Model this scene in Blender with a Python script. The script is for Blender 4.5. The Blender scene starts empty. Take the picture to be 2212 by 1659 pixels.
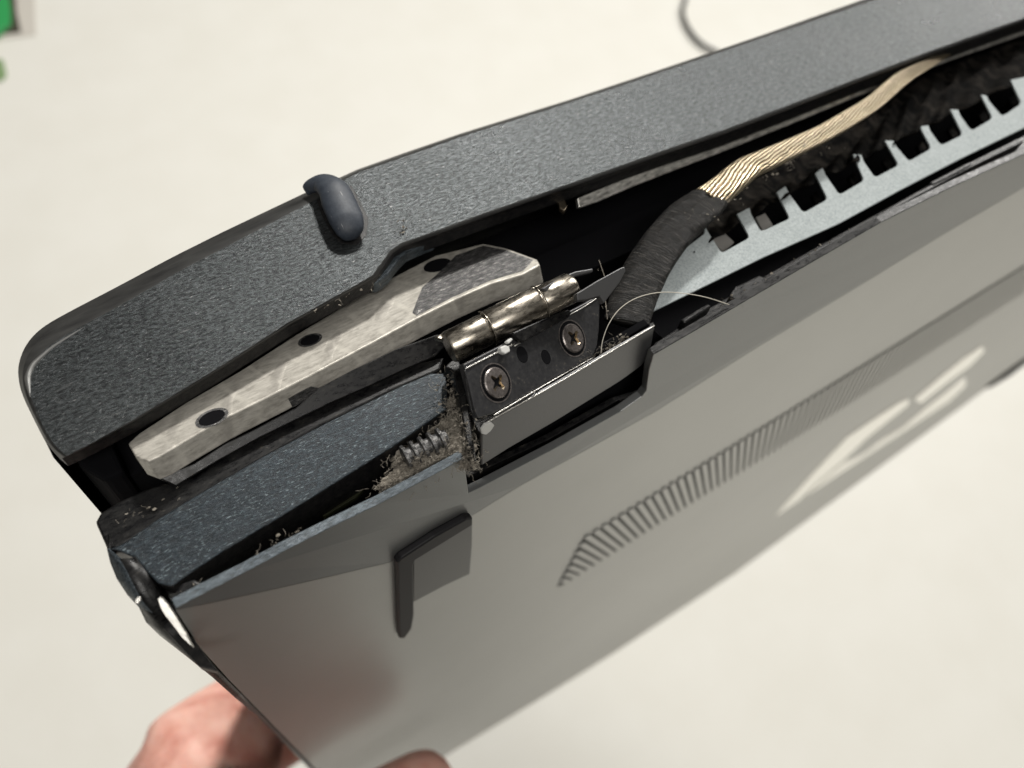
import bpy, bmesh, math, random
from mathutils import Vector, Matrix, noise
random.seed(7)
S = 0.0007            # one working unit (about 0.7 mm) in metres
scn = bpy.context.scene
COL = scn.collection

# ------------------------------------------------------------------ camera
FPX, CX, CY = 1707.0, 1106.0, 829.5
vx = Vector((3844, 1940, -1707)).normalized()
vz = Vector((231, 1045, 1707)).normalized()
vz = (vz - vx * vx.dot(vz)).normalized()
vy = vz.cross(vx)
R = Matrix((vx, vy, vz))                      # world <- camera
CAM = -(R @ Vector(((1010 - CX) / FPX * 100, (CY - 990) / FPX * 100, -100)))
cd = bpy.data.cameras.new('camera')
cam = bpy.data.objects.new('camera', cd)
COL.objects.link(cam)
cam.matrix_world = Matrix.Translation(CAM * S) @ R.to_4x4()
cd.sensor_width = 36
cd.lens = FPX / 2212 * 36
cd.clip_start = 0.002
cd.clip_end = 20
cd.dof.use_dof = True
cd.dof.focus_distance = 108 * S
cd.dof.aperture_fstop = 27
scn.camera = cam

# ------------------------------------------------------------------ light
scn.view_settings.view_transform = 'Standard'
scn.view_settings.look = 'None'
scn.view_settings.exposure = 0.07
scn.view_settings.gamma = 1
w = bpy.data.worlds.new('World')
scn.world = w
w.use_nodes = True
wn = w.node_tree
bg = wn.nodes['Background']
tc = wn.nodes.new('ShaderNodeTexCoord')
sx = wn.nodes.new('ShaderNodeSeparateXYZ')
wn.links.new(tc.outputs['Generated'], sx.inputs[0])
cr = wn.nodes.new('ShaderNodeValToRGB')
cr.color_ramp.elements[0].position = 0.45
cr.color_ramp.elements[0].color = (.10, .092, .08, 1)
cr.color_ramp.elements[1].position = 1.0
cr.color_ramp.elements[1].color = (.62, .61, .58, 1)
wn.links.new(sx.outputs['Z'], cr.inputs[0])
wn.links.new(cr.outputs[0], bg.inputs[0])
bg.inputs[1].default_value = 0.40


def area(name, loc, size, size_y, power, col, aim=(0, 0, -0.05)):
    ld = bpy.data.lights.new(name, 'AREA')
    ld.shape = 'RECTANGLE'
    ld.size = size
    ld.size_y = size_y
    ld.energy = power
    ld.color = col
    o = bpy.data.objects.new(name, ld)
    COL.objects.link(o)
    o.location = loc
    o.rotation_euler = (Vector(aim) - Vector(loc)).to_track_quat('-Z', 'Y').to_euler()
    return o


area('ceiling_panel_main', (0.95, 1.25, 1.5), .20, .20, 41, (1, .972, .92))
area('fill_near', (-0.5, -1.1, 1.9), 1.0, .5, 22, (1, .972, .92))  # added fill lamp, lifts edges and faces turned from the main lamp
area('fill_wide', (2.4, 0.75, 1.25), 1.0, .8, 32, (1, .975, .93))  # added lamp, placed to brighten the right end of the lid

# ------------------------------------------------------------------ helpers


def ray(px, py):
    return R @ Vector(((px - CX) / FPX, (CY - py) / FPX, -1))


def on(px, py, ax, c):
    r = ray(px, py)
    return CAM + r * ((c - CAM[ax]) / r[ax])


def PY(px, py, c=0):
    return on(px, py, 1, c)


def PZ(px, py, c=0):
    return on(px, py, 2, c)


def PX(px, py, c=0):
    return on(px, py, 0, c)


def dep(px, py, d):
    return CAM + ray(px, py) * d


def plane(pt, n):
    n = Vector(n)

    def f(px, py):
        r = ray(px, py)
        return CAM + r * ((Vector(pt) - CAM).dot(n) / r.dot(n))
    return f


def mesh(name, verts, faces, mat, parent=None, smooth=False, bevel=0, seg=2, angle=35, mats=None):
    me = bpy.data.meshes.new(name)
    off = Vector(parent['org']) if parent is not None and 'org' in parent else Vector((0, 0, 0))
    me.from_pydata([tuple((Vector(v)) * S) for v in verts], [], faces)
    bm = bmesh.new()
    bm.from_mesh(me)
    bmesh.ops.recalc_face_normals(bm, faces=bm.faces)
    bm.to_mesh(me)
    bm.free()
    me.materials.append(mat)
    o = bpy.data.objects.new(name, me)
    COL.objects.link(o)
    if smooth:
        me.shade_smooth()
    if bevel:
        b = o.modifiers.new('bevel', 'BEVEL')
        b.width = bevel * S
        b.segments = seg
        b.limit_method = 'ANGLE'
        b.angle_limit = math.radians(angle)
        b.harden_normals = False
    if parent is not None:
        par(o, parent)
    return o


def par(o, p):
    o.parent = p
    o.matrix_parent_inverse = p.matrix_world.inverted() if p.parent is None else Matrix.Translation(-root_loc(p))


def root_loc(p):
    l = Vector((0, 0, 0))
    while p is not None:
        l += p.location
        if p.parent is not None:
            l += p.matrix_parent_inverse.translation
        p = p.parent
    return l


def prism(name, pts, ext, mat, parent=None, bevel=0.15, seg=2, smooth=False):
    n = len(pts)
    ext = Vector(ext)
    v = [Vector(p) for p in pts] + [Vector(p) + ext for p in pts]
    f = [list(range(n)), list(range(2 * n - 1, n - 1, -1))]
    for i in range(n):
        j = (i + 1) % n
        f.append([i, i + n, j + n, j])
    return mesh(name, v, f, mat, parent, smooth, bevel, seg)


def join(name, objs, parent=None):
    """merge several builder meshes into one (they are one part)"""
    dg = bpy.context.evaluated_depsgraph_get()
    bm = bmesh.new()
    mats = []
    for o in objs:
        ev = o.evaluated_get(dg)
        me = ev.to_mesh()
        k = len(bm.faces)
        mi = o.data.materials[0]
        if mi not in mats:
            mats.append(mi)
        bm.from_mesh(me)
        bm.faces.ensure_lookup_table()
        for q in range(k, len(bm.faces)):
            bm.faces[q].material_index = mats.index(mi)
        ev.to_mesh_clear()
    me = bpy.data.meshes.new(name)
    bm.to_mesh(me)
    bm.free()
    for m in mats:
        me.materials.append(m)
    for o in objs:
        bpy.data.objects.remove(o)
    o = bpy.data.objects.new(name, me)
    COL.objects.link(o)
    if parent is not None:
        par(o, parent)
    return o


def tube(name, pts, rad, mat, parent=None, n=12, flat=1.0, flatdir=None, res=6, closed_caps=True):
    """swept tube with smooth path; rad a number or list per control point"""
    P = [Vector(p) for p in pts]
    if not isinstance(rad, (list, tuple)):
        rad = [rad] * len(P)
    pp, rr = [], []
    for i in range(len(P) - 1):
        p0 = P[max(i - 1, 0)]
        p1, p2 = P[i], P[i + 1]
        p3 = P[min(i + 2, len(P) - 1)]
        for k in range(res):
            t = k / res
            pp.append(.5 * ((2 * p1) + (p2 - p0) * t + (2 * p0 - 5 * p1 + 4 * p2 - p3) * t * t + (3 * p1 - p0 - 3 * p2 + p3) * t ** 3))
            rr.append(rad[i] * (1 - t) + rad[i + 1] * t)
    pp.append(P[-1])
    rr.append(rad[-1])
    verts, faces = [], []
    m = len(pp)
    up = Vector(flatdir) if flatdir else Vector((.3, .2, 1))
    for i in range(m):
        t = (pp[min(i + 1, m - 1)] - pp[max(i - 1, 0)]).normalized()
        a = t.cross(up).normalized()
        b = a.cross(t).normalized()
        for k in range(n):
            th = 2 * math.pi * k / n
            verts.append(pp[i] + a * (math.cos(th) * rr[i]) + b * (math.sin(th) * rr[i] * flat))
    for i in range(m - 1):
        for k in range(n):
            q = (k + 1) % n
            faces.append([i * n + k, i * n + q, (i + 1) * n + q, (i + 1) * n + k])
    if closed_caps:
        faces.append(list(range(n))[::-1])
        faces.append([(m - 1) * n + k for k in range(n)])
    o = mesh(name, verts, faces, mat, parent, smooth=True)
    # uv along the tube for woven materials
    uv = o.data.uv_layers.new(name='uv')
    L = [0]
    for i in range(1, m):
        L.append(L[-1] + (pp[i] - pp[i - 1]).length)
    for poly in o.data.polygons:
        ks = [o.data.loops[l].vertex_index % n for l in poly.loop_indices]
        wrap = (0 in ks and n - 1 in ks)
        for l in poly.loop_indices:
            vi = o.data.loops[l].vertex_index
            k = vi % n
            u = k / n
            if wrap and k == 0:
                u = 1.0
            uv.data[l].uv = (u, L[min(vi // n, m - 1)] * .1)
    return o


def empty(name, loc):
    o = bpy.data.objects.new(name, None)
    COL.objects.link(o)
    o.location = Vector(loc) * S
    o.empty_display_size = .01
    bpy.context.view_layer.update()
    return o


def tag(o, label=None, cat=None, group=None, kind=None):
    if label:
        o['label'] = label
    if cat:
        o['category'] = cat
    if group:
        o['group'] = group
    if kind:
        o['kind'] = kind
    return o


# ------------------------------------------------------------------ materials
def mat(name, col, rough=.5, metal=0.0, spec=.5, coat=0.0):
    m = bpy.data.materials.new(name)
    m.use_nodes = True
    b = m.node_tree.nodes['Principled BSDF']
    b.inputs['Base Color'].default_value = (*col, 1)
    b.inputs['Roughness'].default_value = rough
    b.inputs['Metallic'].default_value = metal
    b.inputs['Specular IOR Level'].default_value = spec
    b.inputs['Coat Weight'].default_value = coat
    return m


def N(m, t, **kw):
    n = m.node_tree.nodes.new(t)
    for k, v in kw.items():
        setattr(n, k, v)
    return n


def link(m, a, b):
    m.node_tree.links.new(a, b)


def coords(m, scale=(1, 1, 1), uv=False, rot=(0, 0, 0)):
    t = N(m, 'ShaderNodeTexCoord')
    mp = N(m, 'ShaderNodeMapping')
    k = 1 if uv else 1 / S
    mp.inputs['Scale'].default_value = tuple(s * k for s in scale)
    mp.inputs['Rotation'].default_value = rot
    link(m, t.outputs['UV' if uv else 'Object'], mp.inputs[0])
    return mp.outputs[0]


def noise_n(m, vec, scale, detail=4, rough=.6, dist=0):
    n = N(m, 'ShaderNodeTexNoise')
    n.inputs['Scale'].default_value = scale
    n.inputs['Detail'].default_value = detail
    n.inputs['Roughness'].default_value = rough
    n.inputs['Distortion'].default_value = dist
    link(m, vec, n.inputs['Vector'])
    return n.outputs['Fac']


def ramp(m, fac, stops):
    r = N(m, 'ShaderNodeValToRGB')
    e = r.color_ramp.elements
    while len(e) < len(stops):
        e.new(.5)
    for i, (p, c) in enumerate(stops):
        e[i].position = p
        e[i].color = (*c, 1) if len(c) == 3 else c
    link(m, fac, r.inputs[0])
    return r.outputs[0]


def mixc(m, fac, a, b, mode='MIX'):
    n = N(m, 'ShaderNodeMix', data_type='RGBA', blend_type=mode)
    for sock, v in ((n.inputs[0], fac), (n.inputs[6], a), (n.inputs[7], b)):
        if isinstance(v, (int, float)):
            sock.default_value = v
        elif isinstance(v, tuple):
            sock.default_value = (*v, 1) if len(v) == 3 else v
        else:
            link(m, v, sock)
    return n.outputs[2]


def bsdf(m):
    return m.node_tree.nodes['Principled BSDF']


def bump(m, h, strength=.5, dist=.1, prev=None):
    b = N(m, 'ShaderNodeBump')
    b.inputs['Strength'].default_value = strength
    b.inputs['Distance'].default_value = dist * S
    link(m, h, b.inputs['Height'])
    if prev is not None:
        link(m, prev, b.inputs['Normal'])
    return b.outputs[0]


def grained(name, col, fleck, rough=.42, metal=.35, amount=.63, gs=2.7, wear=1.0):
    """moulded plastic with sparkle paint: stretched grain, bright flecks, fine scuffs"""
    m = mat(name, col, rough, metal)
    v = coords(m, (.36, 1, 1), rot=(0, 0, .16))
    n1 = noise_n(m, v, gs, 4, .75, .3)
    n2 = noise_n(m, coords(m, (.30, 1, 1), rot=(0, 0, .22)), gs * 1.5, 3, .7)
    v3 = coords(m, (.10, .9, .9), rot=(0, 0, -.05))
    n3 = noise_n(m, v3, 1.0, 5, .75)
    big = noise_n(m, coords(m), .07, 5, .65)
    patch = noise_n(m, coords(m), .22, 3, .6)
    base = mixc(m, ramp(m, n1, [(.40, (0, 0, 0)), (.60, (1, 1, 1))]), tuple(c * .55 for c in col), tuple(c * 1.5 for c in col))
    f1 = ramp(m, n2, [(amount, (0, 0, 0)), (amount + .07, (1, 1, 1))])
    f1b = mixc(m, 1.0, f1, ramp(m, patch, [(.35, (.25, .25, .25)), (.65, (1, 1, 1))]), 'MULTIPLY')
    f2 = ramp(m, n3, [(.64, (0, 0, 0)), (.72, (.6 * wear, .6 * wear, .6 * wear))])
    c1 = mixc(m, f1b, base, fleck)
    c2 = mixc(m, f2, c1, tuple(c * .6 for c in fleck))
    c3 = mixc(m, .5, c2, ramp(m, big, [(.3, (.55, .55, .56)), (.7, (1.0, 1.0, 1.0))]), 'MULTIPLY')
    link(m, c3, bsdf(m).inputs['Base Color'])
    link(m, bump(m, n1, .8, .13, bump(m, n2, .6, .09)), bsdf(m).inputs['Normal'])
    rr = ramp(m, big, [(.3, (rough - .08,) * 3), (.7, (rough + .1,) * 3)])
    link(m, rr, bsdf(m).inputs['Roughness'])
    return m


M_lid = grained('grained graphite plastic', (.054, .059, .061), (.34, .34, .33), rough=.34, metal=.78)
M_navy = grained('grained blue black plastic', (.019, .027, .034), (.22, .265, .285), rough=.38, metal=.35, amount=.59, gs=3.3)

M_rim = mat('dark rim', (.035, .035, .034), .38, .2)
link(M_rim, ramp(M_rim, noise_n(M_rim, coords(M_rim, (.2, 1, 1)), .8), [(.3, (.022, .022, .022)), (.75, (.06, .06, .058))]), bsdf(M_rim).inputs['Base Color'])

M_black = mat('black plastic', (.012, .012, .013), .42, spec=.3)
_n = noise_n(M_black, coords(M_black), 1.2, 5, .7)
link(M_black, ramp(M_black, _n, [(.4, (.006, .006, .007)), (.8, (.03, .028, .026))]), bsdf(M_black).inputs['Base Color'])
link(M_black, bump(M_black, _n, .5, .15), bsdf(M_black).inputs['Normal'])

M_void = mat('black inner shade', (.004, .004, .005), .9, spec=.1)  # near-black colour painted in for the shade inside gaps and holes

M_gloss = mat('black glossy metal', (.018, .018, .02), .22, .2, spec=.4)
_n = noise_n(M_gloss, coords(M_gloss, (.4, 1, 1)), 1.8, 6, .75)
link(M_gloss, ramp(M_gloss, _n, [(.35, (.004, .004, .005)), (.62, (.014, .0135, .013)), (.78, (.12, .105, .085))]), bsdf(M_gloss).inputs['Base Color'])
link(M_gloss, ramp(M_gloss, _n, [(.3, (.18,) * 3), (.7, (.5,) * 3)]), bsdf(M_gloss).inputs['Roughness'])
link(M_gloss, bump(M_gloss, _n, .35, .08), bsdf(M_gloss).inputs['Normal'])


def satin(name, col, rough=.3, metal=.8):
    m = mat(name, col, rough, metal)
    big = noise_n(m, coords(m), .035, 4, .6)
    fine = noise_n(m, coords(m), 5, 3, .6)
    c = mixc(m, ramp(m, big, [(.3, (0, 0, 0)), (.7, (1, 1, 1))]), tuple(k * .97 for k in col), tuple(k * 1.02 for k in col))
    link(m, c, bsdf(m).inputs['Base Color'])
    link(m, ramp(m, fine, [(.3, (rough - .03,) * 3), (.7, (rough + .05,) * 3)]), bsdf(m).inputs['Roughness'])
    link(m, bump(m, fine, .2, .04), bsdf(m).inputs['Normal'])
    return m


M_cover = satin('satin grey cover', (.42, .42, .405), .36, .75)
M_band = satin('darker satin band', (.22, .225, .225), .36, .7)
M_tab = satin('satin grey tab', (.10, .10, .102), .36, .6)
M_edge = grained('cover cut edge', (.065, .08, .092), (.34, .39, .42), rough=.35, metal=.4, amount=.68)

# bracket: pale cast metal with cross hatched scratches
M_cast = mat('pale cast metal', (.56, .53, .47), .45, .35)
vv = coords(M_cast, rot=(0, 0, .62))
v2 = coords(M_cast, rot=(0, 0, -.30))


def scratch(m, vec, sc, dist):
    wv = N(m, 'ShaderNodeTexWave', wave_type='BANDS', bands_direction='X')
    wv.inputs['Scale'].default_value = sc
    wv.inputs['Distortion'].default_value = dist
    wv.inputs['Detail'].default_value = 3
    link(m, vec, wv.inputs['Vector'])
    return wv.outputs['Fac']


s1 = ramp(M_cast, scratch(M_cast, vv, .055, 3.2), [(.80, (0, 0, 0)), (.99, (.7, .7, .7))])
s2 = ramp(M_cast, scratch(M_cast, v2, .06, 4.0), [(.9, (0, 0, 0)), (.99, (.55, .55, .55))])
brk = ramp(M_cast, noise_n(M_cast, coords(M_cast), .22, 3, .6), [(.42, (0, 0, 0)), (.6, (1, 1, 1))])
s1 = mixc(M_cast, 1.0, s1, brk, 'MULTIPLY')
s2 = mixc(M_cast, 1.0, s2, ramp(M_cast, noise_n(M_cast, coords(M_cast), .3, 3, .6), [(.42, (0, 0, 0)), (.6, (1, 1, 1))]), 'MULTIPLY')
nf = noise_n(M_cast, coords(M_cast, (.3, 1, 1)), 1.5, 6, .75)
base = ramp(M_cast, nf, [(.34, (.32, .30, .265)), (.5, (.50, .475, .425)), (.68, (.64, .61, .55))])
c = mixc(M_cast, s1, base, (.33, .31, .28))
c = mixc(M_cast, s2, c, (.66, .63, .56))
link(M_cast, c, bsdf(M_cast).inputs['Base Color'])
link(M_cast, bump(M_cast, s1, .6, .12, bump(M_cast, nf, .35, .12)), bsdf(M_cast).inputs['Normal'])

M_scuff = mat('scuffed bare metal', (.25, .24, .24), .35, .7)
nf = noise_n(M_scuff, coords(M_scuff, (.35, 1.2, 1), rot=(0, 0, .3)), 2.4, 6, .8)
link(M_scuff, ramp(M_scuff, nf, [(.38, (.05, .05, .05)), (.54, (.15, .148, .148)), (.70, (.55, .53, .51))]), bsdf(M_scuff).inputs['Base Color'])
link(M_scuff, bump(M_scuff, nf, .6, .15), bsdf(M_scuff).inputs['Normal'])

M_chrome = mat('worn nickel', (.50, .45, .38), .24, 1.0)
nf = noise_n(M_chrome, coords(M_chrome, (.35, 1, 1)), 1.6, 6, .7)
link(M_chrome, ramp(M_chrome, nf, [(.3, (.16, .145, .125)), (.5, (.42, .38, .32)), (.75, (.62, .57, .50))]), bsdf(M_chrome).inputs['Base Color'])
link(M_chrome, ramp(M_chrome, nf, [(.3, (.18,) * 3), (.75, (.42,) * 3)]), bsdf(M_chrome).inputs['Roughness'])
link(M_chrome, bump(M_chrome, nf, .12, .03), bsdf(M_chrome).inputs['Normal'])

M_screw = mat('screw steel', (.33, .30, .28), .38, .9)
nf = noise_n(M_screw, coords(M_screw), 3, 5, .7)
link(M_screw, ramp(M_screw, nf, [(.3, (.16, .14, .135)), (.7, (.42, .38, .36))]), bsdf(M_screw).inputs['Base Color'])
M_copper = mat('brassy recess', (.36, .30, .22), .28, .95)

M_grille = mat('pale anodised plate', (.50, .54, .54), .62, 0, spec=.15)
nf = noise_n(M_grille, coords(M_grille), 3.6, 5, .75)
nb = noise_n(M_grille, coords(M_grille), .25, 3, .6)
c = ramp(M_grille, nf, [(.32, (.24, .27, .275)), (.52, (.38, .415, .42)), (.7, (.52, .56, .565))])
link(M_grille, mixc(M_grille, .35, c, ramp(M_grille, nb, [(.3, (.72, .74, .74)), (.7, (1, 1, 1))]), 'MULTIPLY'), bsdf(M_grille).inputs['Base Color'])
link(M_grille, bump(M_grille, nf, .5, .08), bsdf(M_grille).inputs['Normal'])

M_rubber = mat('blue grey rubber', (.030, .038, .052), .55)
nf = noise_n(M_rubber, coords(M_rubber), 1.1, 5, .7)
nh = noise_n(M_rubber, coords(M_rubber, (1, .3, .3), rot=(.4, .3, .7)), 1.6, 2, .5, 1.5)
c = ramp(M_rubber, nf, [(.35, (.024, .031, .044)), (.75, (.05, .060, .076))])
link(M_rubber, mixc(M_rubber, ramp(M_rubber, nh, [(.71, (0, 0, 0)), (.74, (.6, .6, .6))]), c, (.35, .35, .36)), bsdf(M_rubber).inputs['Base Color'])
link(M_rubber, bump(M_rubber, nf, .3, .1), bsdf(M_rubber).inputs['Normal'])

M_foot = mat('dark foot rubber', (.010, .0095, .011), .55, spec=.25)
M_footpad = mat('foot pad', (.032, .032, .032), .36, .2)

# gold shielding: wires wound lengthwise with slight twist
M_gold = mat('braided gold shielding', (.62, .50, .32), .34, .85)
vec = coords(M_gold, (1, 1, 1), uv=True)
sep = N(M_gold, 'ShaderNodeSeparateXYZ')
link(M_gold, vec, sep.inputs[0])
comb = N(M_gold, 'ShaderNodeMath', operation='MULTIPLY_ADD')
link(M_gold, sep.outputs['Y'], comb.inputs[0])
comb.inputs[1].default_value = -.16
link(M_gold, sep.outputs['X'], comb.inputs[2])
nz = noise_n(M_gold, coords(M_gold), .35, 3, .6)
ad = N(M_gold, 'ShaderNodeMath', operation='MULTIPLY_ADD')
link(M_gold, nz, ad.inputs[0])
ad.inputs[1].default_value = .055
link(M_gold, comb.outputs[0], ad.inputs[2])
sn = N(M_gold, 'ShaderNodeMath', operation='MULTIPLY')
link(M_gold, ad.outputs[0], sn.inputs[0])
sn.inputs[1].default_value = 2 * math.pi * 21
si = N(M_gold, 'ShaderNodeMath', operation='SINE')
link(M_gold, sn.outputs[0], si.inputs[0])
hf = N(M_gold, 'ShaderNodeMath', operation='MULTIPLY_ADD')
link(M_gold, si.outputs[0], hf.inputs[0])
hf.inputs[1].default_value = .5
hf.inputs[2].default_value = .5
c = ramp(M_gold, hf.outputs[0], [(.05, (.12, .085, .05)), (.45, (.38, .30, .19)), (1, (.74, .65, .48))])
fray = noise_n(M_gold, coords(M_gold), .9, 4, .7)
link(M_gold, mixc(M_gold, .35, c, ramp(M_gold, fray, [(.3, (.62, .56, .48)), (.7, (1, 1, 1))]), 'MULTIPLY'), bsdf(M_gold).inputs['Base Color'])
link(M_gold, bump(M_gold, hf.outputs[0], .8, .18), bsdf(M_gold).inputs['Normal'])

M_tape = mat('black woven tape', (.022, .020, .019), .5, spec=.3)
vec = coords(M_tape, (5, 46, 1), uv=True, rot=(0, 0, .1))
nt = noise_n(M_tape, vec, 1.0, 5, .75, .5)
nt2 = noise_n(M_tape, coords(M_tape), 2.4, 3, .7)
link(M_tape, ramp(M_tape, nt, [(.42, (.003, .003, .003)), (.56, (.016, .0145, .013)), (.68, (.13, .12, .11))]), bsdf(M_tape).inputs['Base Color'])
link(M_tape, bump(M_tape, nt, 1.0, .5, bump(M_tape, nt2, .4, .12)), bsdf(M_tape).inputs['Normal'])

M_mesh = mat('dark netting', (.02, .018, .016), .85, spec=.04)
vec = coords(M_mesh, (1, .35, .35), rot=(0, 0, .5))
nt = noise_n(M_mesh, vec, .45, 4, .65, .8)
nt2 = noise_n(M_mesh, coords(M_mesh), 3, 3, .7)
link(M_mesh, ramp(M_mesh, nt, [(.42, (.001, .001, .001)), (.72, (.022, .019, .016))]), bsdf(M_mesh).inputs['Base Color'])
link(M_mesh, bump(M_mesh, nt2, .7, .2), bsdf(M_mesh).inputs['Normal'])

M_dust = mat('grey brown dust', (.26, .23, .19), .95, spec=.1)
nt = noise_n(M_dust, coords(M_dust), 1.3, 4, .7)
link(M_dust, ramp(M_dust, nt, [(.35, (.13, .115, .095)), (.58, (.33, .30, .255)), (.75, (.52, .48, .42))]), bsdf(M_dust).inputs['Base Color'])
M_hair = mat('pale hair', (.62, .58, .5), .4)
M_bare = mat('bright metal', (.74, .72, .68), .32, .85)
nt = noise_n(M_bare, coords(M_bare, (1, 1, .3)), 3.0, 4, .7)
link(M_bare, bump(M_bare, nt, .6, .15), bsdf(M_bare).inputs['Normal'])
M_strip = mat('bare aluminium strip', (.5, .49, .46), .38, .75)
nt = noise_n(M_strip, coords(M_strip, (.3, 1.2, 1)), 2.0, 5, .75)
link(M_strip, ramp(M_strip, nt, [(.35, (.16, .155, .145)), (.5, (.46, .45, .42)), (.7, (.80, .78, .73))]), bsdf(M_strip).inputs['Base Color'])
link(M_strip, bump(M_strip, nt, .3, .08), bsdf(M_strip).inputs['Normal'])
M_glint = mat('corner highlight grey', (.2, .2, .195), .4, .6)  # pale grey of the highlight painted along the lid corner
M_white = mat('white chipped plastic', (.62, .62, .60), .5)
M_olive = mat('olive circuit board', (.035, .038, .014), .6)
M_logo = mat('polished emblem', (.95, .93, .87), .2, 1.0)
M_skin = mat('skin', (.62, .32, .245), .5)
bs = bsdf(M_skin)
bs.inputs['Subsurface Weight'].default_value = .25
bs.inputs['Subsurface Radius'].default_value = (.004, .0015, .0008)
bs.inputs['Subsurface Scale'].default_value = .5
nt = noise_n(M_skin, coords(M_skin), .09, 4, .6)
nt2 = noise_n(M_skin, coords(M_skin), .7, 4, .7)
c = ramp(M_skin, nt, [(.32, (.62, .27, .21)), (.5, (.78, .42, .34)), (.72, (.86, .55, .46))])
link(M_skin, c, bs.inputs['Base Color'])
link(M_skin, bump(M_skin, nt2, .3, .6), bs.inputs['Normal'])
M_unseen_sleeve = mat('unseen sleeve brown', (.045, .032, .026), .85)
M_nail = mat('nail', (.72, .48, .40), .3)
M_desk = mat('cream laminate', (.78, .76, .69), .42, spec=.4)
nt = noise_n(M_desk, coords(M_desk), .012, 4, .55)
nt2 = noise_n(M_desk, coords(M_desk), .12, 4, .7)
link(M_desk, ramp(M_desk, nt, [(.35, (.705, .692, .638)), (.65, (.725, .714, .664))]), bsdf(M_desk).inputs['Base Color'])
link(M_desk, bump(M_desk, nt2, .25, 1.0), bsdf(M_desk).inputs['Normal'])
M_cord = mat('black cord', (.012, .012, .013), .35)
M_green = mat('green plastic', (.03, .30, .085), .4)
M_greend = mat('dark backing', (.05, .045, .03), .5)
M_wrap = mat('pale wrap', (.55, .52, .47), .4)

# ------------------------------------------------------------------ setting
DZ = -900
dv = []
desk = mesh('desk', [(-2000, -2400, DZ), (3600, -2400, DZ), (3600, 3000, DZ), (-2000, 3000, DZ),
                     (-2000, -2400, DZ - 36), (3600, -2400, DZ - 36), (3600, 3000, DZ - 36), (-2000, 3000, DZ - 36)],
            [[0, 1, 2, 3], [7, 6, 5, 4], [0, 4, 5, 1], [1, 5, 6, 2], [2, 6, 7, 3], [3, 7, 4, 0]], M_desk, bevel=2)
tag(desk, kind='structure')

# ------------------------------------------------------------------ laptop
laptop = empty('laptop', (0, 20, -400))
tag(laptop, 'dark grey laptop held on edge, rear corner split open at a broken hinge', 'laptop')

# --- lid: rear wall strip
face = [(2640, -248), (2212, -107), (1881, 3), (1645, 83), (1382, 172), (1228, 223), (996, 296), (868, 341), (778, 371), (744, 389), (684, 430), (547, 503), (391, 583),
        (273, 653), (168, 709), (112, 742), (82, 769), (65, 799), (60, 832), (70, 868), (94, 924), (118, 962), (146, 986),
        (289, 906), (473, 793), (625, 695), (773, 613), (805, 594), (826, 564), (843, 541), (866, 525), (934, 501),
        (1020, 469), (1177, 415), (1333, 360), (1440, 322), (1555, 283), (1703, 227), (1852, 169), (2000, 113), (2212, 38), (2640, -113)]
outer = [(2640, -258), (2212, -117), (1881, -7), (1645, 76), (1382, 165), (1228, 216), (996, 288), (868, 332), (772, 366), (737, 382), (656, 418), (520, 482), (380, 551),
         (262, 615), (148, 674), (90, 707), (58, 740), (42, 776), (38, 808), (46, 850), (76, 912), (104, 966), (136, 992),
         (291, 912), (477, 800), (630, 703), (779, 621), (813, 603), (836, 574), (852, 551), (872, 538), (939, 515),
         (1026, 484), (1182, 428), (1338, 374), (1446, 336), (1561, 298), (1709, 241), (1858, 182), (2006, 125), (2212, 51), (2640, -101)]


def chaikin(lst, i0, i1):
    out = []
    for i, p in enumerate(lst):
        if i0 <= i < i1:
            q = lst[i + 1]
            out.append((p[0] * .75 + q[0] * .25, p[1] * .75 + q[1] * .25))
            out.append((p[0] * .25 + q[0] * .75, p[1] * .25 + q[1] * .75))
        else:
            out.append(p)
    return out


face = chaikin(chaikin(face, 11, 22), 12, 34)
outer = chaikin(chaikin(outer, 11, 22), 12, 34)
n = len(face)
v = [PZ(*p, 0) for p in face]
mid = []
for a, b in zip(face, outer):
    mid.append(((a[0] * .42 + b[0] * .58), (a[1] * .42 + b[1] * .58)))
v += [PZ(*p, -.45) for p in mid]
v += [PZ(*p, -1.5) for p in outer]
back = [PZ(*p, -1.5) for p in outer]
v += [Vector((p.x, p.y, -3.6)) for p in back]
f = [list(range(n))]
for r in range(3):
    for i in range(n):
        j = (i + 1) % n
        f.append([r * n + i, (r + 1) * n + i, (r + 1) * n + j, r * n + j])
f.append([3 * n + i for i in range(n)][::-1])
lid = mesh('lid', v, f, M_lid, laptop, smooth=False)
lid.data.materials.append(M_rim)
for p in lid.data.polygons[1 + n:]:
    p.material_index = 1
for p in lid.data.polygons[1:1 + n]:
    k = p.index - 1
    p.material_index = 1
    p.use_smooth = True
lid.data.materials.append(M_black)
for p in lid.data.polygons[1 + n:1 + 3 * n]:
    if (p.index - 1) % n > 46:
        p.material_index = 2
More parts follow.
